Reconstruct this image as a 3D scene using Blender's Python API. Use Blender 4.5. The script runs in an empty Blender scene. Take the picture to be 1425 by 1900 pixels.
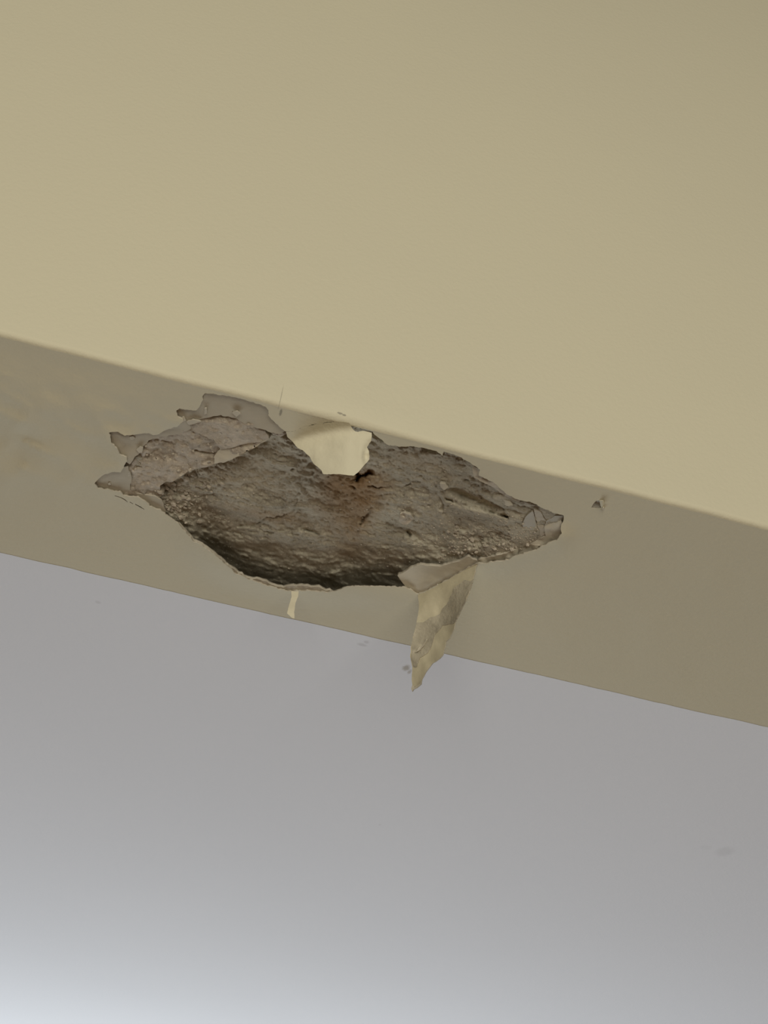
import bpy, math, random
import numpy as np
from mathutils import Matrix, Vector
from mathutils.geometry import delaunay_2d_cdt

random.seed(7)
RNG = np.random.default_rng(11)
scene = bpy.context.scene
col = scene.collection

# ------------------------------------------------------------------ camera
W, H, FPX = 1425.0, 1900.0, 2200.0
PITCH, YAW, ROLL = math.radians(38.0), 0.17408558, 0.13037085
EYE = np.array([0.0, 0.0, 1.55])
Z0 = 2.05                      # height of the soffit (underside of the beam)
YF = 0.5 * 1.09926768          # front face of the beam
YB = 0.5 * 1.58218127          # where the white ceiling beyond begins
RC = 0.0040                    # rounding of the beam's front corner
cp, sp = math.cos(PITCH), math.sin(PITCH)
FWD = np.array([math.sin(YAW) * cp, math.cos(YAW) * cp, sp])
R_ = np.array([math.cos(YAW), -math.sin(YAW), 0.0])
U_ = np.cross(R_, FWD)
RGT = math.cos(ROLL) * R_ + math.sin(ROLL) * U_
UP = -math.sin(ROLL) * R_ + math.cos(ROLL) * U_
cam_d = bpy.data.cameras.new('camera')
cam = bpy.data.objects.new('camera', cam_d)
col.objects.link(cam)
cam_d.sensor_fit = 'VERTICAL'
cam_d.sensor_height = 36.0
cam_d.lens = FPX / H * 36.0
cam_d.clip_start = 0.01
m = Matrix.Identity(4)
for i in range(3):
    m[i][0], m[i][1], m[i][2], m[i][3] = RGT[i], UP[i], -FWD[i], EYE[i]
cam.matrix_world = m
scene.camera = cam

# ------------------------------------------------------------------ light
world = bpy.data.worlds.new('world')
scene.world = world
world.use_nodes = True
bg = world.node_tree.nodes['Background']
bg.inputs[0].default_value = (1.0, 0.93, 0.86, 1)
bg.inputs[1].default_value = 0.045

def area_light(name, loc, target, sx, sy, power, colour):
    d = bpy.data.lights.new(name, 'AREA')
    d.shape = 'RECTANGLE'; d.size = sx; d.size_y = sy
    d.energy = power; d.color = colour
    o = bpy.data.objects.new(name, d)
    col.objects.link(o)
    o.location = loc
    o.rotation_euler = (Vector(target) - Vector(loc)).to_track_quat('-Z', 'Y').to_euler()
    return o

# daylight from the big window behind the camera, and cool daylight from the window of the room beyond
area_light('window_daylight', (-0.1, -2.2, 1.45), (0.1, 0.6, 2.0), 2.4, 1.5, 60.0, (1.0, 0.965, 0.89))
area_light('far_window_daylight', (0.25, 3.3, 1.08), (0.25, 0.0, 1.08), 2.6, 0.9, 46.0, (0.85, 0.925, 1.0))

scene.view_settings.view_transform = 'Standard'
scene.view_settings.look = 'None'
scene.view_settings.exposure = 0.0
scene.view_settings.gamma = 1.0
scene.view_settings.use_curve_mapping = False

# ------------------------------------------------------------------ helpers
def ray(px, py):
    px = np.asarray(px, float); py = np.asarray(py, float)
    return (FWD[None, :] + ((px - W / 2) / FPX)[:, None] * RGT[None, :]
            - ((py - H / 2) / FPX)[:, None] * UP[None, :])

def on_z(px, py, z):
    d = ray(px, py)
    t = (np.asarray(z, float) - EYE[2]) / d[:, 2]
    return EYE[None, :] + d * t[:, None]

def on_plane(px, py, p0, n):
    d = ray(px, py)
    t = ((np.asarray(p0) - EYE) @ np.asarray(n)) / (d @ np.asarray(n))
    return EYE[None, :] + d * t[:, None], t

def proj(P):
    P = np.atleast_2d(P) - EYE
    f = P @ FWD
    return np.stack([W / 2 + FPX * (P @ RGT) / f, H / 2 - FPX * (P @ UP) / f], 1)

def one(px, py, z=Z0):
    return on_z([px], [py], z)[0]

_lat = RNG.uniform(-1, 1, (256, 256))
def vnoise(x, y):
    xi = np.floor(x).astype(int); yi = np.floor(y).astype(int)
    fx = x - xi; fy = y - yi
    fx = fx * fx * fx * (fx * (fx * 6 - 15) + 10); fy = fy * fy * fy * (fy * (fy * 6 - 15) + 10)
    a = _lat[xi % 256, yi % 256]; b = _lat[(xi + 1) % 256, yi % 256]
    c = _lat[xi % 256, (yi + 1) % 256]; d = _lat[(xi + 1) % 256, (yi + 1) % 256]
    return (a * (1 - fx) + b * fx) * (1 - fy) + (c * (1 - fx) + d * fx) * fy

def fbm(x, y, oct=4, gain=0.5):
    s = np.zeros_like(np.asarray(x, float)); a = 1.0
    for k in range(oct):
        s = s + a * vnoise(x + 37.1 * k, y + 17.7 * k)
        x = x * 2.03; y = y * 2.03; a *= gain
    return s

def ridged(x, y, oct=4, gain=0.55):
    s = np.zeros_like(np.asarray(x, float)); a = 1.0
    for k in range(oct):
        s = s + a * (1 - 2 * np.abs(vnoise(x + 11.3 * k, y + 29.9 * k)))
        x = x * 2.1; y = y * 2.1; a *= gain
    return s

def sstep(a, b, x):
    t = np.clip((np.asarray(x, float) - a) / (b - a), 0, 1)
    return t * t * (3 - 2 * t)

def inside(px, py, poly):
    poly = np.asarray(poly, float)
    r = np.zeros(len(px), bool)
    x1, y1 = poly[-1]
    for x2, y2 in poly:
        c = (y1 > py) != (y2 > py)
        if y1 != y2:
            r ^= c & (px < (x2 - x1) * (py - y1) / (y2 - y1) + x1)
        x1, y1 = x2, y2
    return r

def pdist(px, py, line, closed=False):
    line = np.asarray(line, float)
    n = len(line)
    best = np.full(len(px), 1e9)
    for i in range(n if closed else n - 1):
        a = line[i]; b = line[(i + 1) % n]
        ab = b - a; L = ab @ ab + 1e-12
        t = np.clip(((px - a[0]) * ab[0] + (py - a[1]) * ab[1]) / L, 0, 1)
        best = np.minimum(best, np.hypot(px - a[0] - t * ab[0], py - a[1] - t * ab[1]))
    return best

def densify(poly, step=4.0, jag=0.0, closed=True, seed=0.0):
    poly = np.asarray(poly, float)
    out = []
    n = len(poly)
    for i in range(n if closed else n - 1):
        a = poly[i]; b = poly[(i + 1) % n]
        L = np.hypot(*(b - a)); k = max(1, int(round(L / step)))
        for j in range(k):
            out.append(a + (b - a) * j / k)
    if not closed:
        out.append(poly[-1])
    out = np.array(out)
    if jag:
        out = out + jag * np.stack([fbm(out[:, 0] * .13 + seed, out[:, 1] * .13, 3, .7),
                                    fbm(out[:, 0] * .13 + 50 + seed, out[:, 1] * .13 + 9, 3, .7)], 1)
    return out

def add_obj(name, verts, faces, mats, parent=None, fmat=None, smooth=True):
    me = bpy.data.meshes.new(name)
    me.from_pydata([tuple(map(float, v)) for v in verts], [], [tuple(map(int, f)) for f in faces])
    for mt in (mats if isinstance(mats, (list, tuple)) else [mats]):
        me.materials.append(mt)
    if fmat is not None:
        me.polygons.foreach_set('material_index', np.asarray(fmat, np.int32))
    if smooth is not None:
        me.polygons.foreach_set('use_smooth', np.full(len(me.polygons), bool(smooth)))
    me.update()
    o = bpy.data.objects.new(name, me)
    col.objects.link(o)
    if parent is not None:
        o.parent = parent
        o.matrix_parent_inverse = parent.matrix_world.inverted()
    return o

def tag(o, label=None, cat=None, group=None, kind=None):
    if label: o['label'] = label
    if cat: o['category'] = cat
    if group: o['group'] = group
    if kind: o['kind'] = kind
    return o

def empty(name, loc):
    o = bpy.data.objects.new(name, None)
    o.empty_display_size = 0.02
    col.objects.link(o)
    o.location = tuple(map(float, loc))
    bpy.context.view_layer.update()
    return o

def triangulate(loops, step, grid_box=None, extra=None):
    """constrained triangulation in the flat parameter plane; loops[0] outer, others holes"""
    pts, edges = [], []
    for lp in loops:
        b = len(pts)
        pts += [tuple(p) for p in lp]
        edges += [(b + i, b + (i + 1) % len(lp)) for i in range(len(lp))]
    allp = np.array(loops[0])
    x0, y0, x1, y1 = grid_box if grid_box else (*allp.min(0), *allp.max(0))
    gx, gy = np.meshgrid(np.arange(x0 + step / 2, x1, step), np.arange(y0 + step / 2, y1, step))
    gx = gx.ravel() + RNG.uniform(-.25, .25, gx.size) * step
    gy = gy.ravel() + RNG.uniform(-.25, .25, gy.size) * step
    k = inside(gx, gy, loops[0])
    gx, gy = gx[k], gy[k]
    for h in loops[1:]:
        k = ~inside(gx, gy, h); gx, gy = gx[k], gy[k]
    for lp in loops:
        k = pdist(gx, gy, lp, True) > step * .45
        gx, gy = gx[k], gy[k]
    pts += list(zip(gx, gy))
    if extra is not None:
        pts += list(map(tuple, extra))
    v, e, f, *_ = delaunay_2d_cdt([Vector(p) for p in pts], edges, [], 0, 1e-4)
    V = np.array([(a.x, a.y) for a in v]); Fc = np.array([t for t in f if len(t) == 3])
    a_, b_, c_ = V[Fc[:, 0]], V[Fc[:, 1]], V[Fc[:, 2]]
    Fc = Fc[np.abs((b_[:, 0] - a_[:, 0]) * (c_[:, 1] - a_[:, 1]) - (b_[:, 1] - a_[:, 1]) * (c_[:, 0] - a_[:, 0])) > .02]
    c = V[Fc].mean(1)
    k = inside(c[:, 0], c[:, 1], loops[0])
    for h in loops[1:]:
        k &= ~inside(c[:, 0], c[:, 1], h)
    return V, Fc[k]

def sheet(name, loops, step, fn, thick, mats, parent=None, grid_box=None, up=(0, 0, 1), jitter=0.0):
    """a thin solid sheet: fn maps parameter (px,py) to 3D; `up` is the direction of its hidden back"""
    V, Fc = triangulate(loops, step, grid_box)
    P = fn(V[:, 0], V[:, 1])
    up = np.asarray(up, float)
    n = len(P)
    # orient so that the front faces against `up`
    a, b, c = P[Fc[:, 0]], P[Fc[:, 1]], P[Fc[:, 2]]
    nn = np.cross(b - a, c - a) @ up
    Fc = np.where((nn > 0)[:, None], Fc[:, ::-1], Fc)
    from collections import Counter
    cnt = {}
    for t in Fc:
        for i in range(3):
            cnt[(t[i], t[(i + 1) % 3])] = True
    rim = [(i, j) for (i, j) in cnt if (j, i) not in cnt]
    faces = [tuple(t) for t in Fc]
    fm = [0] * len(faces)
    if thick:
        P = np.vstack([P, P + up * (thick if np.isscalar(thick) else 1) + 0.0])
        for t in Fc:
            faces.append((t[0] + n, t[2] + n, t[1] + n)); fm.append(1)
        for i, j in rim:
            faces.append((j, i, i + n, j + n)); fm.append(1)
    o = add_obj(name, P, faces, mats, parent, fm)
    if thick:   # keep the torn edge crisp
        me = o.data
        sharp = np.zeros(len(me.edges), bool)
        ev = np.empty(len(me.edges) * 2, np.int32); me.edges.foreach_get('vertices', ev); ev = ev.reshape(-1, 2)
        rs = {(min(i, j), max(i, j)) for i, j in rim}
        for k, (i, j) in enumerate(ev):
            if (min(i, j), max(i, j)) in rs: sharp[k] = True
        at = me.attributes.new('sharp_edge', 'BOOLEAN', 'EDGE')
        at.data.foreach_set('value', sharp)
    return o

# ------------------------------------------------------------------ materials
class NT:
    def __init__(s, name):
        s.mat = bpy.data.materials.new(name); s.mat.use_nodes = True
        s.t = s.mat.node_tree; s.b = s.t.nodes['Principled BSDF']
        s.geo = s.t.nodes.new('ShaderNodeNewGeometry')
    def n(s, kind, **kw):
        x = s.t.nodes.new(kind)
        for k, v in kw.items(): setattr(x, k, v)
        return x
    def l(s, a, b): s.t.links.new(a, b)
    def noise(s, scale, detail=4, rough=.5, stretch=None, dist=0.0):
        x = s.n('ShaderNodeTexNoise'); x.inputs['Scale'].default_value = scale
        x.inputs['Detail'].default_value = detail; x.inputs['Roughness'].default_value = rough
        x.inputs['Distortion'].default_value = dist
        if stretch:
            mp = s.n('ShaderNodeMapping'); mp.inputs['Scale'].default_value = stretch[:3]
            if len(stretch) > 3: mp.inputs['Rotation'].default_value = (0, 0, stretch[3])
            s.l(s.geo.outputs['Position'], mp.inputs['Vector']); s.l(mp.outputs[0], x.inputs['Vector'])
        else:
            s.l(s.geo.outputs['Position'], x.inputs['Vector'])
        return x.outputs['Fac']
    def ramp(s, fac, stops):
        r = s.n('ShaderNodeValToRGB')
        el = r.color_ramp.elements
        while len(el) < len(stops): el.new(.5)
        for e, (p, c) in zip(el, stops):
            e.position = p; e.color = (*c, 1) if len(c) == 3 else c
        s.l(fac, r.inputs[0]); return r.outputs[0]
    def math(s, op, a, b=None, clamp=False):
        x = s.n('ShaderNodeMath', operation=op, use_clamp=clamp)
        for i, v in enumerate((a, b)):
            if v is None: continue
            if isinstance(v, (int, float)): x.inputs[i].default_value = v
            else: s.l(v, x.inputs[i])
        return x.outputs[0]
    def mix(s, fac, a, b, blend='MIX'):
        x = s.n('ShaderNodeMix', data_type='RGBA', blend_type=blend)
        for i, v in ((0, fac), (6, a), (7, b)):
            if isinstance(v, (int, float)): x.inputs[i].default_value = v
            elif isinstance(v, tuple): x.inputs[i].default_value = (*v, 1)
            else: s.l(v, x.inputs[i])
        return x.outputs[2]
    def spot(s, p, radii, r0, r1, warp=0.0, wscale=60):
        """1 inside an ellipsoid about world point p, 0 outside, with a ragged edge"""
        mp = s.n('ShaderNodeMapping')
        mp.vector_type = 'TEXTURE'
        mp.inputs['Location'].default_value = tuple(map(float, p)); mp.inputs['Scale'].default_value = radii
        s.l(s.geo.outputs['Position'], mp.inputs['Vector'])
        ln = s.n('ShaderNodeVectorMath', operation='LENGTH'); s.l(mp.outputs[0], ln.inputs[0])
        d = ln.outputs['Value']
        if warp:
            d = s.math('ADD', d, s.math('MULTIPLY', s.math('SUBTRACT', s.noise(wscale, 5, .6), .5), warp))
        mr = s.n('ShaderNodeMapRange', interpolation_type='SMOOTHSTEP')
        mr.inputs['From Min'].default_value = r0; mr.inputs['From Max'].default_value = r1
        mr.inputs['To Min'].default_value = 1; mr.inputs['To Max'].default_value = 0
        s.l(d, mr.inputs['Value']); return mr.outputs[0]
    def bump(s, height, dist, strength=1.0, prev=None):
        x = s.n('ShaderNodeBump'); x.inputs['Distance'].default_value = dist
        x.inputs['Strength'].default_value = strength
        s.l(height, x.inputs['Height'])
        if prev is not None: s.l(prev, x.inputs['Normal'])
        return x.outputs[0]
    def done(s, colr=None, rough=.6, normal=None, spec=.3):
        if colr is not None:
            if isinstance(colr, tuple): s.b.inputs['Base Color'].default_value = (*colr, 1)
            else: s.l(colr, s.b.inputs['Base Color'])
        s.b.inputs['Roughness'].default_value = rough
        s.b.inputs['Specular IOR Level'].default_value = spec
        if normal is not None: s.l(normal, s.b.inputs['Normal'])
        return s.mat

CREAM = (0.685, 0.626, 0.437)

def mat_cream():
    t = NT('cream_paint')
    c = t.mix(t.ramp(t.noise(3.0, 3), [(.35, (0, 0, 0)), (.7, (1, 1, 1))]), CREAM, (0.668, 0.611, 0.430))
    # dark colour drawn for the hairline crack and small marks above the corner
    pa = one(521, 738, Z0 + .006); pa[1] = YF
    k1 = t.spot(pa, (.0004, .01, .012), .4, 1.0, .5, 400)
    c = t.mix(t.math('MULTIPLY', k1, .45), c, (.22, .19, .14))
    for q, rr in (((630, 769), (.0022, .01, .0008)), ((638, 772), (.0016, .01, .0007)), ((521, 762), (.0010, .004, .01))):
        p2, _ = on_plane([q[0]], [q[1]], (0, YF, 0), (0, 1, 0)); p2 = p2[0]
        if q[1] == 762 and q[0] == 521: p2 = one(521, 765)
        c = t.mix(t.math('MULTIPLY', t.spot(p2, rr, .5, 1.1, .8, 700), .6), c, (.16, .14, .11))
    b = t.bump(t.noise(330, 3, .55), .0006, .5)
    b = t.bump(t.noise(45, 3, .5), .002, .10, b)
    return t.done(c, .75, b, .15)

def mat_white():
    t = NT('white_paint')
    c = t.mix(t.ramp(t.noise(2.5, 3), [(.35, (0, 0, 0)), (.7, (1, 1, 1))]), (.895, .915, .93), (.88, .90, .915))
    for (q, rr, k, cc, wp) in (((1345, 1580), (0.0102, 0.0143, .02), .16, (.45, .45, .45), .5),
                           ((1310, 1572), (0.0072, 0.0066, .02), .06, (.45, .45, .45), .6),
                           ((754, 1239), (0.0036, 0.0057, .02), .75, (.46, .42, .34), .9),
                           ((760, 1246), (0.0019, 0.0044, .02), .6, (.46, .42, .34), .9),
                           ((672, 1196), (0.0048, 0.0026, .02), .30, (.45, .43, .42), .9),
                           ((680, 1191), (0.0026, 0.0026, .02), .30, (.45, .43, .42), .9),
                           ((182, 1117), (0.0026, 0.0026, .02), .20, (.45, .43, .42), .9),
                           ((705, 1530), (0.0019, 0.0026, .02), .14, (.45, .43, .42), .9)):
        p = on_z([q[0]], [q[1]], [Z0])
        c = t.mix(t.math('MULTIPLY', t.spot(p[0], rr, .35, 1.15, wp, 350), k), c, cc)
    b = t.bump(t.noise(300, 3, .55), .0006, .3)
    return t.done(c, .85, b, .1)

def mat_plaster(name, dark, mid, light, stain=False, bumpk=1.0, fib=True):
    t = NT(name)
    n1 = t.noise(38, 8, .62)
    c = t.ramp(n1, [(.28, dark), (.5, mid), (.74, light)])
    n2 = t.noise(30, 9, .68, (1.0, 3.4, 1.0, .25), .8)           # torn fibrous streaks
    if fib:
        c = t.mix(.55, c, t.ramp(n2, [(.3, tuple(.72 * x for x in mid)), (.52, mid), (.72, light)]))
    n3 = t.noise(420, 3, .6)
    c = t.mix(t.math('MULTIPLY', t.ramp(n3, [(.60, (0, 0, 0)), (.72, (1, 1, 1))]), .55), c, tuple(min(1, 1.25 * x) for x in light))
    c = t.mix(t.math('MULTIPLY', t.ramp(t.noise(260, 4, .6), [(.30, (1, 1, 1)), (.40, (0, 0, 0))]), .6), c, tuple(.55 * x for x in dark))
    n5 = t.noise(95, 8, .75, (1.0, 2.0, 1.0, .2), .5)
    c = t.mix(.5, c, t.mix(1.0, c, t.ramp(n5, [(.36, (.62, .62, .62)), (.5, (1, 1, 1)), (.66, (1.25, 1.25, 1.25))]), 'MULTIPLY'))
    if stain:
        RUST = (.37, .225, .10)
        for (q, rr, k, z) in (((648, 925), (.030, .050, .05), .62, .009), ((690, 905), (.016, .035, .05), .40, .009),
                              ((628, 893), (.018, .018, .05), .62, .008), ((655, 1000), (.014, .05, .05), .34, .012),
                              ((500, 955), (.045, .012, .05), .36, .010), ((672, 885), (.010, .012, .05), .8, .012),
                              ((760, 850), (.04, .02, .05), .15, .006), ((430, 870), (.05, .03, .05), .14, .008)):
            p = one(q[0], q[1], Z0 + z)
            c = t.mix(t.math('MULTIPLY', t.spot(p, rr, .1, 1.1, 1.0, 45), k), c, RUST, 'MIX')
        # greenish grey gypsum board shows lower down and to the right
        for (q, rr, k) in (((560, 1040), (.10, .04, .06), .30), ((840, 1010), (.06, .05, .05), .16)):
            p = one(q[0], q[1], Z0 + .02)
            c = t.mix(t.math('MULTIPLY', t.spot(p, rr, .2, 1.1, .7, 40), k), c, (.46, .44, .33))
    b = t.bump(n2, .004, .55 * bumpk) if fib else None
    b = t.bump(t.noise(150, 8, .7), .0022, .8 * bumpk, b)
    b = t.bump(n5, .0014, .8 * bumpk, b)
    b = t.bump(t.noise(600, 5, .7), .0007, 1.1 * bumpk, b)
    return t.done(c, .95, b, .08)

def mat_undercoat():
    t = NT('old_undercoat')
    c = t.ramp(t.noise(60, 5, .6), [(.3, (.50, .447, .328)), (.7, (.56, .502, .37))])
    sp_ = t.ramp(t.noise(210, 3, .5), [(.70, (0, 0, 0)), (.76, (1, 1, 1))])
    c = t.mix(t.math('MULTIPLY', sp_, .5), c, (.72, .68, .58))
    b = t.bump(t.noise(120, 4, .6), .0010, .45)
    return t.done(c, .85, b, .12)

def mat_simple(name, a, b_, sc, rough=.85, bd=.001, bs=.5, spec=.12):
    t = NT(name)
    c = t.ramp(t.noise(sc, 6, .6), [(.3, a), (.7, b_)])
    return t.done(c, rough, t.bump(t.noise(sc * 2.2, 5, .6), bd, bs), spec)

M_CREAM = mat_cream()
M_WHITE = mat_white()
M_CORE = mat_plaster('bare_plaster', (.40, .353, .253), (.53, .476, .35), (.65, .594, .447), stain=True, bumpk=.5)
M_SHELF = mat_plaster('skim_plaster', (.47, .40, .295), (.59, .51, .385), (.71, .63, .49), fib=False, bumpk=.55)
M_CRUMB = mat_plaster('plaster_crumbs', (.46, .40, .30), (.56, .49, .37), (.68, .61, .48), fib=False, bumpk=.4)
M_UNDER = mat_undercoat()
M_TORN = mat_simple('torn_plaster_edge', (.48, .425, .32), (.62, .56, .43), 160)
M_PALE = mat_simple('pale_paper_layer', (.58, .52, .39), (.66, .60, .45), 90, bs=.35)
M_GREY = mat_simple('bluish_filler', (.48, .455, .37), (.55, .52, .425), 120, bs=.3)
M_RESID = mat_simple('plaster_residue', (.38, .34, .245), (.56, .50, .36), 110, bd=.0012, bs=.7)
M_BACKP = mat_simple('paint_back', (.53, .47, .31), (.69, .62, .42), 70, .6, .0008, .35, .2)
M_FLOOR = mat_simple('wood_floor', (.24, .155, .105), (.30, .20, .14), 6, .5, .001, .2, .3)

# ------------------------------------------------------------------ setting
def front_line_z(x):      # slight waviness of the hand-made corner
    return 0.0006 * fbm(x * 14, x * 0 + 3.3, 3)

def build_front_wall():
    xs = np.concatenate([np.linspace(-1.6, -.32, 14), np.arange(-.30, .46, .0025), np.linspace(.48, 2.0, 16)])
    prof = [(0.0, h) for h in (.95, .7, .5, .35, .2, .1, .05, .02)]       # (y offset, z offset)
    for k in range(9):
        a = math.pi / 2 * k / 8
        prof.append((RC - RC * math.cos(a), RC - RC * math.sin(a)))
    prof.append((RC + .0006, .00025))
    V = []
    for x in xs:
        wv = float(.0007 * fbm(np.array([x * 16.]), np.array([3.3]), 3)[0]) if -.30 < x < .46 else 0
        for (dy, dz) in prof:
            k = math.exp(-(dz / .02) ** 2) * (1 - sstep(RC * .6, RC, dy))
            # the corner is lifted and swollen where the skin pulls away
            s = math.exp(-((x - .065) / .035) ** 2) * math.exp(-((dz - .008) / .006) ** 2)
            V.append((x, YF + dy + wv * k - .0022 * s, Z0 + dz))
    n = len(prof); F = []
    for i in range(len(xs) - 1):
        for j in range(n - 1):
            F.append((i * n + j, i * n + j + 1, (i + 1) * n + j + 1, (i + 1) * n + j))
    o = add_obj('wall_front', V, F, M_CREAM)
    tag(o, 'cream painted front face of the beam above the damaged underside', 'wall', kind='structure')

def build_ceiling():
    xs = np.concatenate([np.linspace(-1.6, -.32, 10), np.arange(-.30, .50, .003), np.linspace(.52, 2.0, 12)])
    ys = [YB + d for d in (0, .0015, .004, .012, .05, .15, .4, .8, 1.4, 2.6)]
    V = []
    for x in xs:
        wv = float(fbm(np.array([x * 40.]), np.array([8.1]), 3)[0]) * .0005 - .0022
        for k, y in enumerate(ys):
            V.append((x, y + wv * (1 if k < 3 else 0), Z0 - .00015))
    n = len(ys); F = []
    for i in range(len(xs) - 1):
        for j in range(n - 1):
            F.append((i * n + j, i * n + j + 1, (i + 1) * n + j + 1, (i + 1) * n + j))
    o = add_obj('ceiling', V, F, M_WHITE)
    tag(o, 'plain white ceiling running on beyond the damaged cream beam', 'ceiling', kind='structure')

build_front_wall()
build_ceiling()
flo = add_obj('floor', [(-5, -6, 0), (5, -6, 0), (5, 6, 0), (-5, 6, 0)], [(0, 1, 2, 3)], M_FLOOR)
tag(flo, 'brown wooden floor far below the beam', 'floor', kind='structure')

# ------------------------------------------------------------------ outlines traced on the underside (in picture units)
LEFT_TOP = [(174.6, 896.5), (182, 889), (194, 880.5), (207.7, 876.4), (223.7, 877.3), (231, 864.6), (236, 854.8),
            (234.7, 848.6), (223.7, 843.7), (217.5, 833.9), (206.5, 820.4), (205.3, 811.8), (202, 803.2), (209, 801.2),
            (221, 802), (229.8, 806.9), (243.3, 808), (258, 805.6), (275.3, 803.2), (285, 806.9), (295, 805.6),
            (307, 798.3), (317, 794.6), (329, 791.5), (341.6, 781), (330.5, 773.7), (326.9, 762.6), (333, 758.5),
            (346.5, 760), (363.7, 761.4), (368.6, 756.5), (373.5, 746.7), (377, 740.5), (376, 734.4), (381, 729.5),
            (395.6, 730), (415.3, 733.5), (439.9, 738.5), (454.6, 741.5), (469.3, 747), (484, 751), (493.9, 755.3),
            (497.5, 762), (498.3, 770), (505.6, 779.8), (515.4, 788.4), (521.6, 795.8), (530, 800.7), (532.6, 810.5)]
FLAP_SEAM = [(545, 800), (560, 794), (590, 786), (625, 781.5), (648, 784.5), (668, 789.5), (682, 793.5), (690, 799)]
RIGHT_TOP = [(696, 808), (709.5, 817.9), (719, 825.5), (744, 829), (762, 828.5), (790, 831), (815, 840.5), (821, 844.7),
             (824, 838.4), (843, 843), (860.5, 851.8), (874.6, 860.5), (890, 871), (888.6, 883), (904.4, 888.6),
             (920, 899), (941, 918), (966, 929), (987, 932.5), (1011, 944.7), (1029, 951.8), (1046, 957)]
RIGHT_LOW = [(1046, 967.5), (1041, 974.6), (1041, 992), (1034, 1002.6), (1018, 1008), (1001, 1018), (980, 1025),
             (959, 1030.7), (941, 1039.5), (920, 1043), (895.6, 1046.5), (886, 1045)]
CREASE = [(871.8, 1052), (851.6, 1063.8), (826, 1078), (804.4, 1090), (787.6, 1099), (775.8, 1102)]
LOW = [(767, 1098), (762, 1093), (750.5, 1090), (725, 1089.4), (698.6, 1088.5), (665, 1088), (645, 1089), (634, 1093), (622, 1097.5),
       (610, 1099), (600, 1098.5), (585, 1097), (569.5, 1096), (549.8, 1097), (533, 1096.7), (513, 1092), (496.5, 1087),
       (479.6, 1080.7), (457, 1073.7), (434.7, 1062.5), (423.5, 1051), (406.7, 1037), (389.8, 1023), (373, 1010.5),
       (357.5, 1003.5), (342, 985), (330.9, 972.6), (314, 960), (297.4, 946.9), (283.9, 942), (276.5, 939.5),
       (274, 933.4), (258, 923), (243.3, 922.3), (228.6, 918.6), (223.7, 913.7), (199, 908.8), (182, 906.3)]
CUT = [(545, 800)]     # where the bent flap begins on the left
HOLE = LEFT_TOP[:-1] + FLAP_SEAM + RIGHT_TOP + RIGHT_LOW + CREASE + LOW
HOLE_D = densify(HOLE, 2.8, 0.8)
HOLE_D = HOLE_D + .55 * np.stack([vnoise(HOLE_D[:, 0] * .41, HOLE_D[:, 1] * .41), vnoise(HOLE_D[:, 0] * .41 + 60, HOLE_D[:, 1] * .41 + 20)], 1)
SLIT1 = [(213, 919.3), (224, 922.5), (232, 926.5), (237, 931.5), (236, 932), (230.5, 928), (223, 924), (213, 920.5)]
SLIT2 = [(241, 931), (247, 934.5), (246.5, 935.6), (240.5, 932)]
SLIT3 = [(251, 935), (261, 940), (268, 945), (267, 945.8), (259, 941.5), (250.5, 936.2)]
CHIP = [(1097, 942), (1101, 935), (1106, 929), (1113, 928.5), (1117.5, 930), (1120.5, 935), (1117, 940), (1115, 942.5), (1106, 943.5)]
LOWER_RIM = np.array((LOW[:-9])[::-1])          # left to right

def rim_y(px):
    return np.interp(px, LOWER_RIM[:, 0], LOWER_RIM[:, 1])

def skin_drop(px, py):
    """metres the painted skin sags below its ideal plane"""
    d = pdist(px, py, HOLE_D[::2], True)
    yf = 618 + .2526 * px; yb = 1028 + .2274 * px
    fade = sstep(15, 120, py - yf) * sstep(16, 80, yb - py)
    s = 0.0
    # rumpled, blistered paint on the left
    wl = sstep(470, 120, px) * sstep(960, 820, py)
    u = px * .9 + py * .5; v = py * .9 - px * .45
    s = s + wl * (.0026 * ridged(u * .0075 + 4, v * .015, 2, .4) + .00025 * fbm(px * .03, py * .03, 2))
    s = s + .0006 * fbm(px * .006, py * .006, 3)
    # loosened lower rim hanging down
    low = np.exp(-(d / 38.) ** 2) * sstep(300, 400, px) * sstep(800, 640, px) * sstep(900, 960, py)
    s = s + .0055 * low
    rr = np.exp(-(d / 22.) ** 2) * sstep(860, 930, px) * sstep(960, 1000, py)
    s = s + .0030 * rr
    # left tongue curls
    s = s + .0012 * np.exp(-(d / 16.) ** 2) * sstep(330, 240, px)
    s = s + .0016 * np.exp(-(((px - 330) / 22.) ** 2 + ((py - 782) / 9.) ** 2))
    # small pimple further left and patch of old filler at the frame's edge
    s = s + .0016 * np.exp(-(((px - 43) / 7.) ** 2 + ((py - 868) / 5.) ** 2))
    s = s + .0012 * np.exp(-(((px - 8) / 22.) ** 2 + ((py - 690) / 40.) ** 2)) * (.6 + .6 * fbm(px * .12, py * .12, 3))
    s = s * fade + .0
    return s

def skin_map(px, py):
    return on_z(px, py, Z0 - skin_drop(px, py))

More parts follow.
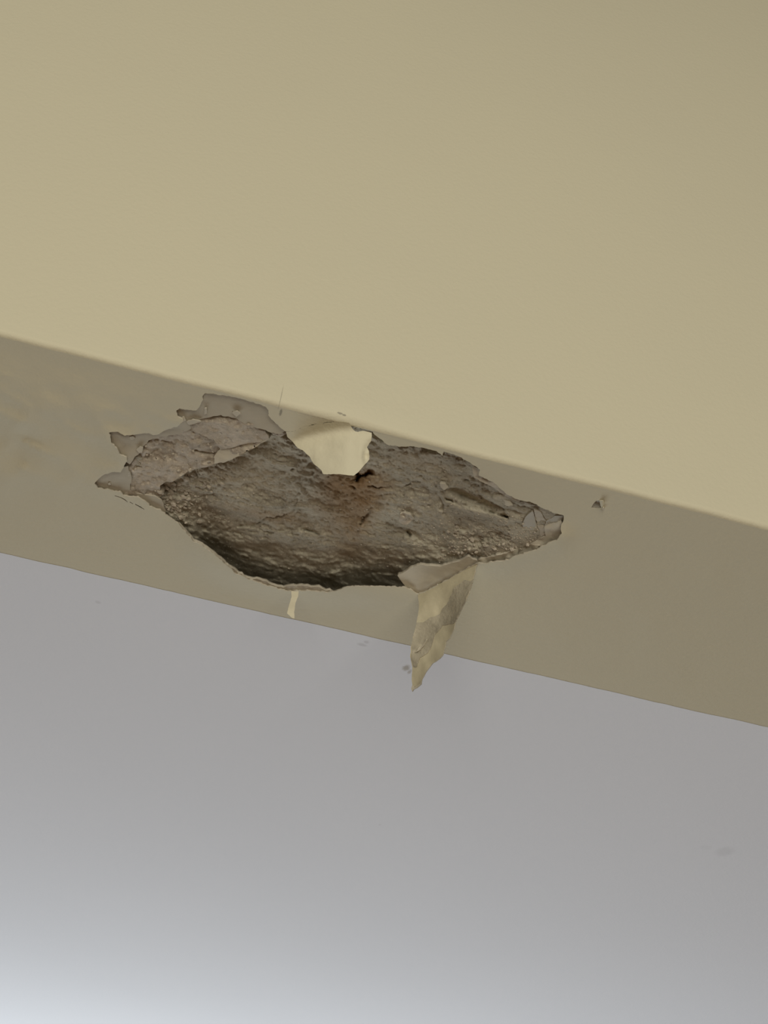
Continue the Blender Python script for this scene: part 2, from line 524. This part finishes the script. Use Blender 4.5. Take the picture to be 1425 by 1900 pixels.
outer = proj(np.array([(-1.6, YF + RC, Z0), (2.0, YF + RC, Z0), (2.0, YB, Z0), (-1.6, YB, Z0)]))
ta = proj(np.array([(x, YF + RC, Z0) for x in np.concatenate([[-1.6, -.9, -.5], np.linspace(-.30, .46, 260), [.6, 1.0, 2.0]])]))
tb = proj(np.array([(x, YB, Z0) for x in np.concatenate([[2.0, 1.2, .8], np.linspace(.52, -.25, 200), [-.5, -.9, -1.6]])]))
soffit = sheet('wall_soffit', [np.vstack([ta, tb]), HOLE_D, densify(SLIT1, 5), densify(SLIT2, 5), densify(SLIT3, 5), densify(CHIP, 4, .5)],
               6.0, skin_map, .0011, [M_CREAM, M_TORN], grid_box=(-60, 560, 1490, 1420))
tag(soffit, 'cream painted underside of the beam with blistered paint and a torn hole', 'beam underside', kind='structure')

# ------------------------------------------------------------------ the hole: bare plaster
dmg = empty('damaged_plaster', one(640, 950))
tag(dmg, 'long rough hole of bare grey-brown plaster torn open in the beam underside', 'plaster damage')

SHELF1 = [(223.7, 878), (231, 866), (236, 852), (248, 842), (259, 842), (264, 834), (262, 826), (266, 820), (274, 813),
          (288, 808.5), (307, 805), (328, 802), (346, 797), (352, 792), (366, 800), (382, 808), (398, 817), (407, 832),
          (420, 834), (445, 824), (470, 818), (482, 820), (471.8, 830), (444.8, 845), (415, 857), (398, 859.7), (386, 865.8),
          (363.7, 869.5), (346.5, 875.6), (331.8, 886.7), (319.5, 894), (307, 894), (296, 901.4), (297.4, 911), (303.5, 916),
          (295, 923.5), (287.6, 927), (270, 925), (259, 922), (243, 921), (229, 917.5), (222, 906)]
SHELF2 = [(345, 779.5), (354, 771), (371, 768.5), (384, 769.5), (398, 765), (415, 763), (432, 764), (446, 772), (462, 782),
          (480, 789), (491, 795), (494, 803), (499, 812), (482, 820), (463, 823), (445, 826), (425, 832), (409, 834),
          (402, 823), (396, 816), (378, 808), (357, 799.5), (347, 790)]
LIP = [(409, 833), (425, 830), (445, 824), (463, 821), (481, 819), (494, 812), (500, 814), (472, 831), (445, 846), (416, 858), (398, 860.5), (397, 848), (404, 838)]

CRACKS = [  # polyline, width px, depth m
    ([(686, 900), (700, 905), (722, 904), (745, 903), (762, 896), (780, 892)], 1.8, .0035),
    ([(690, 942), (682, 952), (674, 962), (667, 975)], 1.8, .004), ([(667, 975), (663, 990), (655, 1003)], 1.1, .0015),
    ([(553, 906), (556, 914), (551, 920), (553, 932), (546, 944)], 1.2, .0018),
    ([(545, 945), (520, 960), (495, 962), (470, 975), (440, 976), (420, 985), (400, 994)], 1.6, .0022),
    ([(400, 965), (385, 978), (365, 987)], 1.4, .002),
    ([(652, 900), (660, 908)], 1.5, .002), ([(600, 945), (640, 952)], 1.0, .001),
    ([(830, 925), (845, 932), (858, 936), (870, 940), (885, 943), (898, 944), (912, 950), (925, 955), (940, 958)], 2.6, .008),
    ([(872, 912), (890, 922), (905, 930), (918, 934), (935, 948)], 1.6, .003),
    ([(861, 890), (868, 892)], 1.8, .003), ([(878, 898), (888, 901)], 1.8, .003),
    ([(945, 932), (955, 934), (965, 940), (975, 942), (984, 944)], 2.6, .004),
    ([(757, 987), (760, 992)], 2.2, .004), ([(812, 905), (806, 912), (815, 922), (822, 935), (818, 945)], 2.0, .002),
    ([(405, 900), (397, 910), (398, 925), (395, 935)], 1.8, .0025), ([(365, 905), (380, 908), (395, 905)], 1.6, .002),
    ([(345, 940), (342, 955), (347, 965)], 1.6, .002), ([(700, 1022), (740, 1016), (790, 1010), (830, 1014)], 1.0, .001),
    ([(508, 855), (530, 858), (536, 861)], 1.4, .0015), ([(541, 872), (546, 870)], 1.6, .002),
    ([(560, 983), (575, 985), (590, 992)], 1.8, .003), ([(480, 985), (520, 992), (560, 990)], 1.2, .0015),
    ([(450, 1035), (520, 1032), (600, 1036)], 1.6, .002),
    ([(362, 992), (420, 1017), (480, 1042), (560, 1060), (620, 1066), (660, 1063)], 2.6, -.0030),
    ([(400, 985), (470, 1000), (540, 1009), (600, 1001), (640, 1004)], 2.4, -.0022),
    ([(596, 1067), (640, 1058), (690, 1064), (745, 1069)], 2.6, -.0035), ([(420, 972), (480, 986), (545, 1000)], 2.0, -.0018),
    ([(470, 1025), (520, 1040), (580, 1046), (640, 1040)], 2.2, -.0022), ([(690, 1040), (740, 1030), (800, 1028), (840, 1020)], 2.0, -.0016),
    ([(640, 1020), (700, 1000), (760, 1004)], 1.8, -.0012), ([(480, 930), (540, 936), (600, 930)], 1.6, -.0010),
    ([(720, 870), (770, 880), (830, 876)], 1.8, -.0014), ([(690, 920), (740, 930), (800, 925)], 1.8, -.0014), ([(545, 1020), (570, 1015), (600, 1012)], 1.2, .0014),
]

def core_depth(px, py):
    D = np.full(len(px), .0085)
    # deepens under the lower rim into a pocket above the loose skin
    t = rim_y(px) - py
    env = sstep(325, 400, px) * sstep(800, 700, px)
    D = D + .009 * env * sstep(150, 10, t) + .011 * env * sstep(45, -12, t)
    D = D - .023 * env * sstep(-25, -75, t)
    # shallow towards both tips
    D = D - .0045 * sstep(800, 1000, px) - .0022 * sstep(985, 1040, px)
    D = D - .0035 * sstep(360, 250, px)
    rl = np.interp(px, [700, 800, 886, 920, 960, 1001, 1034], [1100, 1080, 1046, 1043, 1031, 1018, 1003])
    D = D - .0035 * sstep(780, 860, px) * sstep(60, 0, rl - py)
    # top margin rises to meet the undercoat
    D = D - .0040 * np.exp(-(np.maximum(0, py - (640 + .2526 * px)) / 24.) ** 2) * sstep(690, 720, px)
    # slot on the right and pit under the cream flap
    u = (px - 880) * .93 + (py - 930) * .36; v = -(px - 880) * .36 + (py - 930) * .93
    D = D + .007 * np.exp(-(u / 48.) ** 4 - ((v + 1) / 8.) ** 2)
    xx = px + 5 * fbm(px * .06, py * .09, 3); yy = py + 5 * fbm(px * .07 + 20, py * .09, 3)
    D = D + .018 * np.exp(-(((xx - 672) / 15.) ** 2 + ((yy - 884 + (xx - 672) * .3) / 4.) ** 2))
    D = D + .002 * np.exp(-(((px - 640) / 60.) ** 2 + ((py - 850) / 30.) ** 2))
    D = D + .0030 * np.exp(-pdist(px, py, [(300, 905), (332, 890), (365, 872), (400, 862), (445, 848), (480, 826), (510, 812)]) / 22.)
    # relief
    w = px * .97 + py * .24; q = py * .97 - px * .24
    D = D + .0012 * fbm(px * .012, py * .014, 4)
    st = fbm(w * .010, q * .045, 4, .55)
    D = D + .0013 * st * (.35 + .9 * env * sstep(180, 40, t))
    te = fbm(w * .016 + 9, q * .030 + 4, 4, .5) * 3.2
    fl = np.floor(te); fr = te - fl
    D = D + .0007 * (fl + sstep(.80, .98, fr))
    D = D + .00050 * fbm(px * .085, py * .10, 4, .7) + .00025 * fbm(w * .10, q * .26, 3, .7)
    # crumbly grain at both ends
    g = sstep(440, 330, px) + sstep(800, 900, px) * sstep(960, 1000, py)
    D = D + .0009 * g * fbm(px * .11 + 7, py * .12 + 7, 3, .7)
    for line, wd, dp in CRACKS:
        ln = np.array(line)
        lo = ln.min(0) - 20; hi = ln.max(0) + 20
        k = (px > lo[0]) & (px < hi[0]) & (py > lo[1]) & (py < hi[1])
        if not k.any(): continue
        x = px[k] + 2.2 * fbm(px[k] * .12, py[k] * .12, 3); y = py[k] + 2.2 * fbm(px[k] * .12 + 31, py[k] * .12, 3)
        d = pdist(x, y, densify(ln, 9, 0, False))
        md = np.clip(.65 + .7 * fbm(px[k] * .05 + 3, py[k] * .05, 3), .1, 1.3)
        D[k] += .75 * dp * md * np.exp(-(d / (.8 * wd * (.5 + .6 * md))) ** 2) - .0006 * np.exp(-((d - 3.2 * wd) / (1.6 * wd)) ** 2)
    # pale lump
    D = D - .0032 * np.exp(-(((px - 756) / 11.) ** 2 + ((py - 962) / 7.) ** 2))
    return np.maximum(D, .0022)

def grid_surface(name, x0, x1, y0, y1, step, depth, mat, parent):
    xs = np.arange(x0, x1 + .1, step); ys = np.arange(y0, y1 + .1, step)
    gx, gy = np.meshgrid(xs, ys)
    px, py = gx.ravel(), gy.ravel()
    ok = (py > 618 + .2526 * px + 7) & (py < 1028 + .2274 * px - 6)
    P = on_z(px, py, Z0 + depth(px, py))
    nx = len(xs)
    idx = np.arange(len(px)).reshape(gy.shape)
    a, b, c, d = idx[:-1, :-1].ravel(), idx[1:, :-1].ravel(), idx[1:, 1:].ravel(), idx[:-1, 1:].ravel()
    near = inside(px, py, HOLE_D) | (pdist(px, py, HOLE_D[::3], True) < 34)
    ok &= near
    k = ok[a] & ok[b] & ok[c] & ok[d]
    F = np.stack([a[k], d[k], c[k], b[k]], 1)
    used = np.unique(F); remap = -np.ones(len(px), int); remap[used] = np.arange(len(used))
    return add_obj(name, P[used], remap[F], mat, parent)

core = grid_surface('plaster_core', 150, 1070, 700, 1150, 2.0, core_depth, M_CORE, dmg)

def shelf_map(off, amp, tilt=None):
    def f(px, py):
        d = off + amp * (.8 * fbm(px * .03, py * .035, 4, .55) + .7 * fbm(px * .12 + 3, py * .13, 3, .6))
        te = fbm(px * .02 + 5, py * .045 + 2, 3) * 3
        d = d + amp * .5 * (np.floor(te) + sstep(.75, 1, te - np.floor(te)))
        if tilt is not None: d = d + tilt(px, py)
        for ln, wd, dp in (([(302, 818), (312, 821), (325, 823)], 1.8, .002), ([(363, 836), (380, 841), (396, 842)], 2.0, .003),
                           ([(234, 882), (245, 872), (258, 862)], 1.8, .002), ([(248, 848), (240, 862), (232, 872)], 1.8, .002)):
            dd = pdist(px, py, np.array(ln)); d = d + dp * np.exp(-(dd / wd) ** 2)
        return on_z(px, py, Z0 + np.maximum(d, .0004))
    return f

sh1 = sheet('plaster_layer', [densify(SHELF1, 3, .9, seed=3)], 3.0,
            shelf_map(.0034, .0011, lambda x, y: -.0012 * np.exp(-pdist(x, y, SHELF1[22:36]) / 9.)), .006, [M_SHELF, M_SHELF], dmg)
sh2 = sheet('plaster_layer', [densify(SHELF2, 3, .8, seed=8)], 3.0,
            shelf_map(.0022, .0008, lambda x, y: .0022 * sstep(790, 765, y)), .005, [M_SHELF, M_SHELF], dmg)
lip = sheet('plaster_lip', [densify(LIP, 3, .7, seed=5)], 3.0,
            shelf_map(.0034, .0003, lambda x, y: -.0024 * sstep(-2, 24, y - (833 - (x - 409) * .16))), .004, [M_PALE, M_SHELF], dmg)

# smooth old undercoat that stays on around the left and upper edges
UNDERS = [
    [(196, 800), (226, 794), (262, 797), (292, 800), (296, 812), (276, 818), (266, 828), (266, 838), (250, 848), (240, 862), (226, 852), (206, 838)],
    [(322, 770), (324, 752), (356, 756), (368, 742), (372, 724), (400, 725), (440, 732), (474, 743), (500, 752), (506, 780), (530, 800), (520, 806), (504, 803),
     (490, 797), (470, 792), (452, 786), (438, 776), (410, 771), (376, 776), (352, 784), (340, 788)],
    [(176, 910), (170, 893), (190, 876), (216, 868), (236, 866), (244, 884), (240, 912), (234, 926), (200, 916)],
    [(252, 916), (268, 918), (292, 922), (302, 932), (308, 956), (280, 950), (262, 934)],
    [(294, 810), (302, 794), (326, 786), (350, 780), (356, 796), (330, 806), (306, 810)],
]
for i, u in enumerate(UNDERS):
    sheet('undercoat', [densify(u, 4, 1.0, seed=20 + i)], 4.0,
          lambda px, py: on_z(px, py, Z0 + .0017 - .9 * skin_drop(px, py) + .00025 * fbm(px * .03, py * .03, 3)), .0012, [M_UNDER, M_TORN], dmg)

# white bits of skin still sticking to the undercoat
for q in ([(252, 834), (260, 829), (265, 831), (264, 840), (258, 841)], [(240, 811), (247, 810), (251, 813), (246, 817), (241, 816)],
          [(193, 884), (200, 883), (202, 887), (196, 888)], [(200, 897), (205, 895), (206, 900), (201, 901)],
          [(379, 757), (383, 757), (384, 768), (380, 769)], [(308, 777), (324, 780), (341, 773), (346, 780), (332, 788), (316, 789)],
          [(430, 765), (440, 762), (447, 768), (438, 774)], [(346, 782), (358, 778), (374, 782), (360, 787), (349, 788)]):
    sheet('paint_fleck', [densify(q, 3, .5)], 3.0, lambda px, py: on_z(px, py, Z0 + .0004 - .0006 * np.abs(fbm(px * .1, py * .1, 2))), .0008, [M_PALE, M_TORN], dmg)

# torn edge of the board along the lower rim and pale layers on the right
def band(line, w_in, w_out, jag=1.5, seed=0):
    ln = densify(line, 6, 0, False)
    tg = np.gradient(ln, axis=0); tg /= np.hypot(tg[:, 0], tg[:, 1])[:, None]
    nrm = np.stack([tg[:, 1], -tg[:, 0]], 1)
    s = np.linspace(0, 1, len(ln)); prof = np.sin(np.pi * np.clip(s, .02, .98)) ** .5
    j = 1 + .6 * fbm(ln[:, 0] * .09 + seed, ln[:, 1] * .09, 3)
    a = ln + nrm * (w_in * prof * j)[:, None]; b = ln - nrm * (w_out * np.ones(len(ln)))[:, None]
    return np.vstack([a, b[::-1]])

RIMS = [([(331, 973), (343, 986), (358, 1004), (374, 1011), (391, 1024), (408, 1038), (424, 1052), (436, 1063)], 2.5, 7),
        ([(420, 1048), (436, 1063), (457, 1074), (480, 1081), (497, 1087), (514, 1092), (534, 1096), (552, 1096)], 5, 7),
        ([(520, 1093), (549, 1096), (570, 1095), (590, 1097), (610, 1102), (624, 1104)], 8, 4)]
for i, (ln, wi, wo) in enumerate(RIMS):
    sheet('torn_edge', [band(ln, wi, wo, seed=i * 5)], 4.0,
          lambda px, py: on_z(px, py, Z0 - skin_drop(px, py) + .0016 + .0006 * fbm(px * .08, py * .08, 3)
                              + .0030 * sstep(0, 22, rim_y(px) - py)), .002, [M_TORN, M_TORN], dmg)

PALES = [([(1009, 978), (1021, 972), (1042, 967), (1043, 975), (1043, 992), (1036, 1003), (1018, 1010), (1002, 1014), (982, 1012), (996, 1002), (1013, 994)], M_PALE, .0012, .0008),
         ([(974, 960), (988, 948), (993, 962), (994, 998), (984, 1000), (976, 993), (970, 975)], M_GREY, .0022, .0006),
         ([(1014, 966), (1030, 957), (1046, 957), (1040, 966), (1018, 974), (1010, 977)], M_GREY, .0018, .0005),
         ([(738, 1068), (752, 1060), (764, 1053), (780, 1048.5), (800, 1048.5), (818, 1051), (832, 1047), (852, 1041), (868, 1033), (884, 1040), (892, 1047),
           (872, 1053), (852, 1065), (826, 1079.5), (804, 1091.5), (788, 1100.5), (776, 1103.5), (766, 1099), (754, 1090), (745, 1080)], M_PALE, .0014, .0003),
         ([(886, 1040), (900, 1034), (925, 1030), (945, 1024), (962, 1018), (985, 1010), (1002, 1012), (990, 1022), (960, 1033), (940, 1042), (915, 1047), (890, 1050)], M_PALE, .0012, .0012),
         ([(875, 862), (892, 872), (906, 886), (922, 897), (944, 915), (968, 926), (962, 932), (940, 922), (915, 905), (893, 893), (880, 886)], M_TORN, .0016, .0010),
         ([(934, 928), (946, 930), (952, 938), (944, 940), (936, 936)], M_PALE, .0022, .0008),
         ([(990, 945), (1004, 950), (1012, 966), (1016, 990), (1004, 996), (998, 975)], M_TORN, .0020, .0010),
         ([(816, 897), (826, 898), (832, 905), (826, 909), (818, 904)], M_PALE, .0045, .0012),
         ([(742, 955), (752, 951), (762, 956), (768, 962), (758, 972), (748, 974), (740, 967)], M_CRUMB, .0058, .0018),
         ([(562, 1012), (575, 1004), (592, 1000), (600, 1003), (585, 1010), (568, 1015)], M_TORN, .0135, .0016)]
for i, (q, mt, off, amp) in enumerate(PALES):
    sheet('torn_layer', [densify(q, 3, .9, seed=40 + i)], 3.5,
          lambda px, py, off=off, amp=amp: on_z(px, py, Z0 + np.maximum(off + amp * fbm(px * .05, py * .06, 3, .6), -.002)), .0022, [mt, M_TORN], dmg)

# crumbs and grit caught on the plaster
def chunk_mesh(name, seed):
    r = random.Random(seed)
    import bmesh
    bm = bmesh.new(); bmesh.ops.create_icosphere(bm, subdivisions=1, radius=1)
    sx, sy, sz = r.uniform(.7, 1.3), r.uniform(.6, 1.1), r.uniform(.4, .8)
    for v in bm.verts:
        k = r.uniform(.7, 1.2); v.co = Vector((v.co.x * sx * k, v.co.y * sy * k, v.co.z * sz * k))
    me = bpy.data.meshes.new(name); bm.to_mesh(me); bm.free(); me.materials.append(M_CRUMB)
    return me
CH = [chunk_mesh('plaster_crumb', s) for s in range(9)]
def crumb(px, py, size_px, lift=.35, parent=dmg, name='plaster_crumb'):
    D = core_depth(np.array([px]), np.array([py]))[0]
    if inside(np.array([px]), np.array([py]), SHELF1)[0]: D = .0032
    elif inside(np.array([px]), np.array([py]), SHELF2)[0]: D = .0022
    r = size_px * .5 * .00037
    P = one(px, py, Z0 + D - r * lift)
    o = bpy.data.objects.new(name, random.choice(CH)); col.objects.link(o)
    o.parent = parent
    if parent is not None: o.matrix_parent_inverse = parent.matrix_world.inverted()
    o.location = P; o.scale = (r, r, r); o.rotation_euler = (random.uniform(-.6, .6), random.uniform(-.6, .6), random.uniform(0, 6.28))
    return o
for (px, py, s) in [(345, 888, 17), (358, 880, 14), (333, 898, 12), (352, 872, 10), (362, 884, 11), (308, 905, 14), (303, 925, 13), (330, 945, 15),
                    (345, 915, 13), (340, 922, 12), (350, 925, 10), (388, 903, 13), (392, 912, 11), (380, 896, 11), (318, 912, 12), (322, 935, 12), (336, 960, 13), (345, 970, 12),
                    (300, 938, 12), (312, 945, 12), (296, 912, 11), (510, 803, 16), (500, 808, 13), (520, 806, 12), (526, 802, 11)]:
    crumb(px, py, s, .2)
for _ in range(46):
    px = random.gauss(335, 28); py = random.gauss(925, 24)
    if inside(np.array([px]), np.array([py]), HOLE)[0] and py < rim_y(px) - 14: crumb(px, py, random.uniform(6, 11), .25)
for _ in range(70):
    px = random.gauss(880, 55); py = random.gauss(1010, 18)
    if inside(np.array([px]), np.array([py]), HOLE)[0] and inside(np.array([px]), np.array([py + 14]), HOLE)[0]: crumb(px, py, random.uniform(5, 11), .25)
for _ in range(30):
    px = random.uniform(240, 400); py = random.uniform(820, 915)
    if inside(np.array([px]), np.array([py]), SHELF1)[0]: crumb(px, py, random.uniform(4, 8), .2, sh1)

def grit():
    V, F = [], []
    base = [(1, 0, 0), (-1, 0, 0), (0, 1, 0), (0, -1, 0), (0, 0, 1), (0, 0, -1)]
    tri = [(0, 2, 4), (2, 1, 4), (1, 3, 4), (3, 0, 4), (2, 0, 5), (1, 2, 5), (3, 1, 5), (0, 3, 5)]
    px = np.concatenate([RNG.normal(345, 45, 500), RNG.normal(900, 70, 800), RNG.uniform(240, 1000, 900)])
    py = np.concatenate([RNG.normal(915, 35, 500), RNG.normal(1000, 26, 800), RNG.uniform(770, 1060, 900)])
    k = inside(px, py, HOLE) & inside(px, py + 8, HOLE) & ~inside(px, py, SHELF1) & ~inside(px, py, SHELF2)
    px, py = px[k], py[k]
    P = on_z(px, py, Z0 + core_depth(px, py))
    for p in P:
        r = RNG.uniform(.0004, .0010); b = len(V); a = RNG.uniform(0, 6.28)
        for (x, y, z) in base:
            s = r * RNG.uniform(.6, 1.3)
            V.append((p[0] + s * (x * math.cos(a) - y * math.sin(a)), p[1] + s * (x * math.sin(a) + y * math.cos(a)), p[2] + s * z * .7))
        F += [(b + i, b + j, b + l) for i, j, l in tri]
    o = add_obj('plaster_grit', V, F, M_CRUMB, dmg, smooth=False); o['kind'] = 'stuff'
grit()

# ------------------------------------------------------------------ peeled paint flaps
def sheet_on(outline, step, fn, thick, mats, name, parent, up, jag=.5, seed=0, holes=()):
    return sheet(name, [densify(outline, 3.0, jag, seed=seed)] + list(holes), step, fn, thick, mats, parent, up=up)

# 1: cream flap bent down from the front corner, its face turned to the room
HX = np.array([530, 545, 560, 590, 625, 648, 668, 690]); HY = np.array([821, 818, 813, 806, 799, 796.5, 797.5, 799])
def flap1_map(px, py):
    d = ray(px, py)
    ts = (Z0 - EYE[2]) / d[:, 2]
    hy = np.interp(px, HX, HY)
    hp = on_z(px, hy, np.full(len(px), Z0))
    # steep sheet through the hinge line: y = hinge y + small lean
    y0 = np.interp(px, [530, 600, 690], [hp[:, 1].max(), 0, 0]) * 0 + np.interp(px, px[np.argsort(px)], hp[np.argsort(px), 1])
    lean = .22
    # point on ray with y - y0 = lean * (Z0 - z)
    tv = (y0 - EYE[1] + lean * (Z0 - EYE[2])) / (d[:, 1] + lean * d[:, 2])
    k = 24.0 / (1.0)
    e = py - hy
    s = .0045                      # rounding of the bend
    h = np.clip(.5 + .5 * (ts - tv) / s, 0, 1)
    t = ts * (1 - h) + tv * h - s * h * (1 - h)
    P = EYE[None, :] + d * t[:, None]
    # shallow ripples and the curled right-hand edge
    w = sstep(6, 40, e)
    rp = .0012 * fbm(px * .03, py * .03, 2) * w
    curl = .006 * sstep(668, 692, px) * w * (1 + .4 * fbm(px * .05, py * .07, 2)) + .003 * np.exp(-((px - 678) / 5.) ** 2 - ((py - 846) / 10.) ** 2)
    return P + (d / np.linalg.norm(d, axis=1)[:, None]) * (rp + curl)[:, None]
FLAP1 = [(530, 800.7)] + FLAP_SEAM[:5] + [(654, 795), (659, 800.5), (664, 801), (673, 799.5), (690.3, 803), (688.6, 817.9), (681, 830), (685, 837.5), (686, 852.3), (666.5, 874.4), (655.5, 883),
         (645.6, 881.8), (628.4, 879.3), (613.7, 880.5), (599, 879.3), (596.5, 873.2), (581.8, 859.7), (574.4, 847.4), (562, 835), (552.3, 831.4), (543.7, 820.4), (532.6, 810.5)]
f1 = empty('paint_flap', one(610, 800))
tag(f1, 'broad cream flap of paint bent down over the top of the hole', 'paint flap')
sheet('paint_sheet', [densify(FLAP1, 3.0, .5, seed=2)], 3.5, flap1_map, .0007, [M_CREAM, M_TORN], f1, up=(0, .75, .66))

# 2: long tattered flap hanging from the crease at the lower edge
A = one(886, 1045); B = one(775.8, 1102)
ab = (B - A); ab[2] = 0; ab /= np.linalg.norm(ab)
NR = np.array([ab[1], -ab[0], 0.0])
if NR[1] > 0: NR = -NR                      # faces the room
NR = NR + np.array([0, 0, -.18]); NR /= np.linalg.norm(NR)
def flap2_map(lift):
    def f(px, py):
        P, t = on_plane(px, py, A, NR)
        dr = np.maximum(0, Z0 - P[:, 2])
        w = sstep(0, .03, dr)
        off = w * (.0022 * fbm(px * .022, py * .016, 3) + .0022 * np.sin((px + py * .35) * .045))
        cx = np.interp(py, [1045, 1100, 1160, 1215, 1290], [886, 830, 806, 792, 768])
        off = off + .004 * w * ((px - cx) / 40.) ** 2 - .004 * sstep(1225, 1285, py) * sstep(790, 765, px)
        dn = np.exp(-(pdist(px, py, [(788, 1190), (778, 1203), (770, 1211)]) / 1.8) ** 2)
        off = off - .0015 * dn
        d = ray(px, py); d /= np.linalg.norm(d, axis=1)[:, None]
        return P - d * (off + lift)[:, None]
    return f
def r6(pts): return [(700 + x / 5.9375, 1020 + y / 5.9375) for x, y in pts]
FLAP2 = r6([(450, 488), (450, 540), (460, 620), (445, 740), (430, 820), (400, 940), (370, 1070), (365, 1180), (385, 1290), (380, 1400), (385, 1490),
            (375, 1530), (385, 1560), (420, 1515), (470, 1480), (490, 1435), (540, 1340), (610, 1250), (690, 1200), (725, 1150), (760, 1010),
            (800, 970), (850, 860), (860, 800), (885, 745), (960, 590), (1020, 460), (1060, 310), (1080, 230), (1105, 150), (1020, 190),
            (900, 260), (750, 345), (620, 415), (520, 470)])
f2 = empty('paint_flap', (A + B) / 2)
tag(f2, 'long tattered triangular paint flap hanging from the lower edge over the white wall', 'paint flap')
f2s = sheet('paint_sheet', [densify(FLAP2, 3.0, .45, seed=6)], 3.5, flap2_map(0.0), .0007, [M_BACKP, M_PALE], f2, up=tuple(-NR))
RES = r6([(1058, 320), (1020, 345), (960, 330), (900, 385), (850, 410), (815, 500), (790, 570), (720, 650), (690, 710), (640, 730), (570, 745), (510, 800), (440, 800), (425, 850),
          (402, 945), (378, 1060), (373, 1180), (395, 1290), (430, 1290), (470, 1190), (560, 1130), (600, 1040), (640, 930), (720, 840), (830, 815), (858, 790), (885, 740), (955, 590), (1015, 460)])
res = sheet('plaster_residue', [densify(RES, 3.0, 1.0, seed=9)], 3.5, flap2_map(.0005), .0004, [M_RESID, M_RESID], f2s, up=tuple(-NR))
SLV = r6([(412, 1135), (450, 1090), (500, 1040), (545, 975), (550, 985), (515, 1050), (470, 1100), (430, 1130)])
sheet('loose_sliver', [densify(SLV, 2.5, .3)], 2.5, flap2_map(.0022), .0004, [M_PALE, M_PALE], f2s, up=tuple(-NR))
TIP = r6([(372, 1530), (385, 1500), (410, 1500), (405, 1520), (470, 1475), (492, 1432), (484, 1480), (440, 1520), (400, 1540), (386, 1565)])
sheet('curled_tip', [densify(TIP, 2.0, .2)], 2.0, flap2_map(.0018), .0006, [M_PALE, M_RESID], f2s, up=tuple(-NR))

# 3: short narrow strip dangling left of it
C3 = one(548, 1098, Z0 - .0075)
N3 = np.array([0.05, -1.0, -.25]); N3 /= np.linalg.norm(N3)
def strip_map(px, py):
    P, t = on_plane(px, py, C3, N3)
    d = ray(px, py); d /= np.linalg.norm(d, axis=1)[:, None]
    return P - d * (.0012 * np.sin((py - 1098) * .12) * sstep(1098, 1110, py))[:, None]
STRIP = [(500 + x / 7.125, 1080 + y / 7.125) for x, y in [(285, 118), (385, 120), (378, 190), (345, 270), (335, 340), (326, 400), (330, 482), (292, 470), (260, 440), (235, 415), (242, 350), (265, 280), (290, 200)]]
s3 = sheet('paint_strip', [densify(STRIP, 2.5, .35, seed=4)], 2.5, strip_map, .0006, [M_CREAM, M_TORN], up=tuple(-N3))
tag(s3, 'short narrow cream paint strip dangling from the lower left rim', 'paint strip')

# ------------------------------------------------------------------ small chip to the right, flecks on the left
ch = empty('paint_chip', one(1109, 936))
tag(ch, 'small grey chipped dent in the paint right of the hole', 'paint chip')
def chip_map(px, py):
    d = .0006 + .0022 * np.exp(-(((px - 1110) / 8.) ** 2 + ((py - 934) / 6.) ** 2)) + .0006 * fbm(px * .2, py * .2, 2)
    return on_z(px, py, Z0 + d)
cc = np.array(CHIP); cen = cc.mean(0)
sheet('dent', [densify(cen + (cc - cen) * 1.35, 2.5)], 2.0, chip_map, .001, [M_GREY, M_TORN], ch)
sheet('curled_flake', [densify([(1112, 929), (1119, 929), (1121.5, 933), (1119, 940), (1116, 943), (1114, 938)], 2, .2)], 1.8,
      lambda px, py: on_z(px, py, Z0 - .0006 - .0025 * sstep(1112, 1121, px) + .003 * sstep(1117, 1122, px)), .0005, [M_CREAM, M_PALE], ch)
sheet('white_crumb', [densify([(1117, 943), (1120, 942), (1122, 945), (1119.5, 947.5)], 2, .2)], 1.5,
      lambda px, py: on_z(px, py, Z0 - .0012), .0012, [M_PALE, M_PALE], ch)

for (px, py, s, lb) in ((119, 884, 4.5, 'faint white fleck on the painted underside, farthest left of three'),
                        (152, 883, 5.5, 'brightest white fleck on the painted underside, middle of three'),
                        (169, 879, 4.5, 'tiny white fleck nearest the left tip of the hole')):
    o = bpy.data.objects.new('plaster_fleck', CH[px % 9].copy()); col.objects.link(o)
    o.data.materials.clear(); o.data.materials.append(M_PALE)
    o.location = one(px, py, Z0 - .0003); r = s * .00019; o.scale = (r, r, r)
    tag(o, lb, 'fleck', 'white flecks left of the hole')
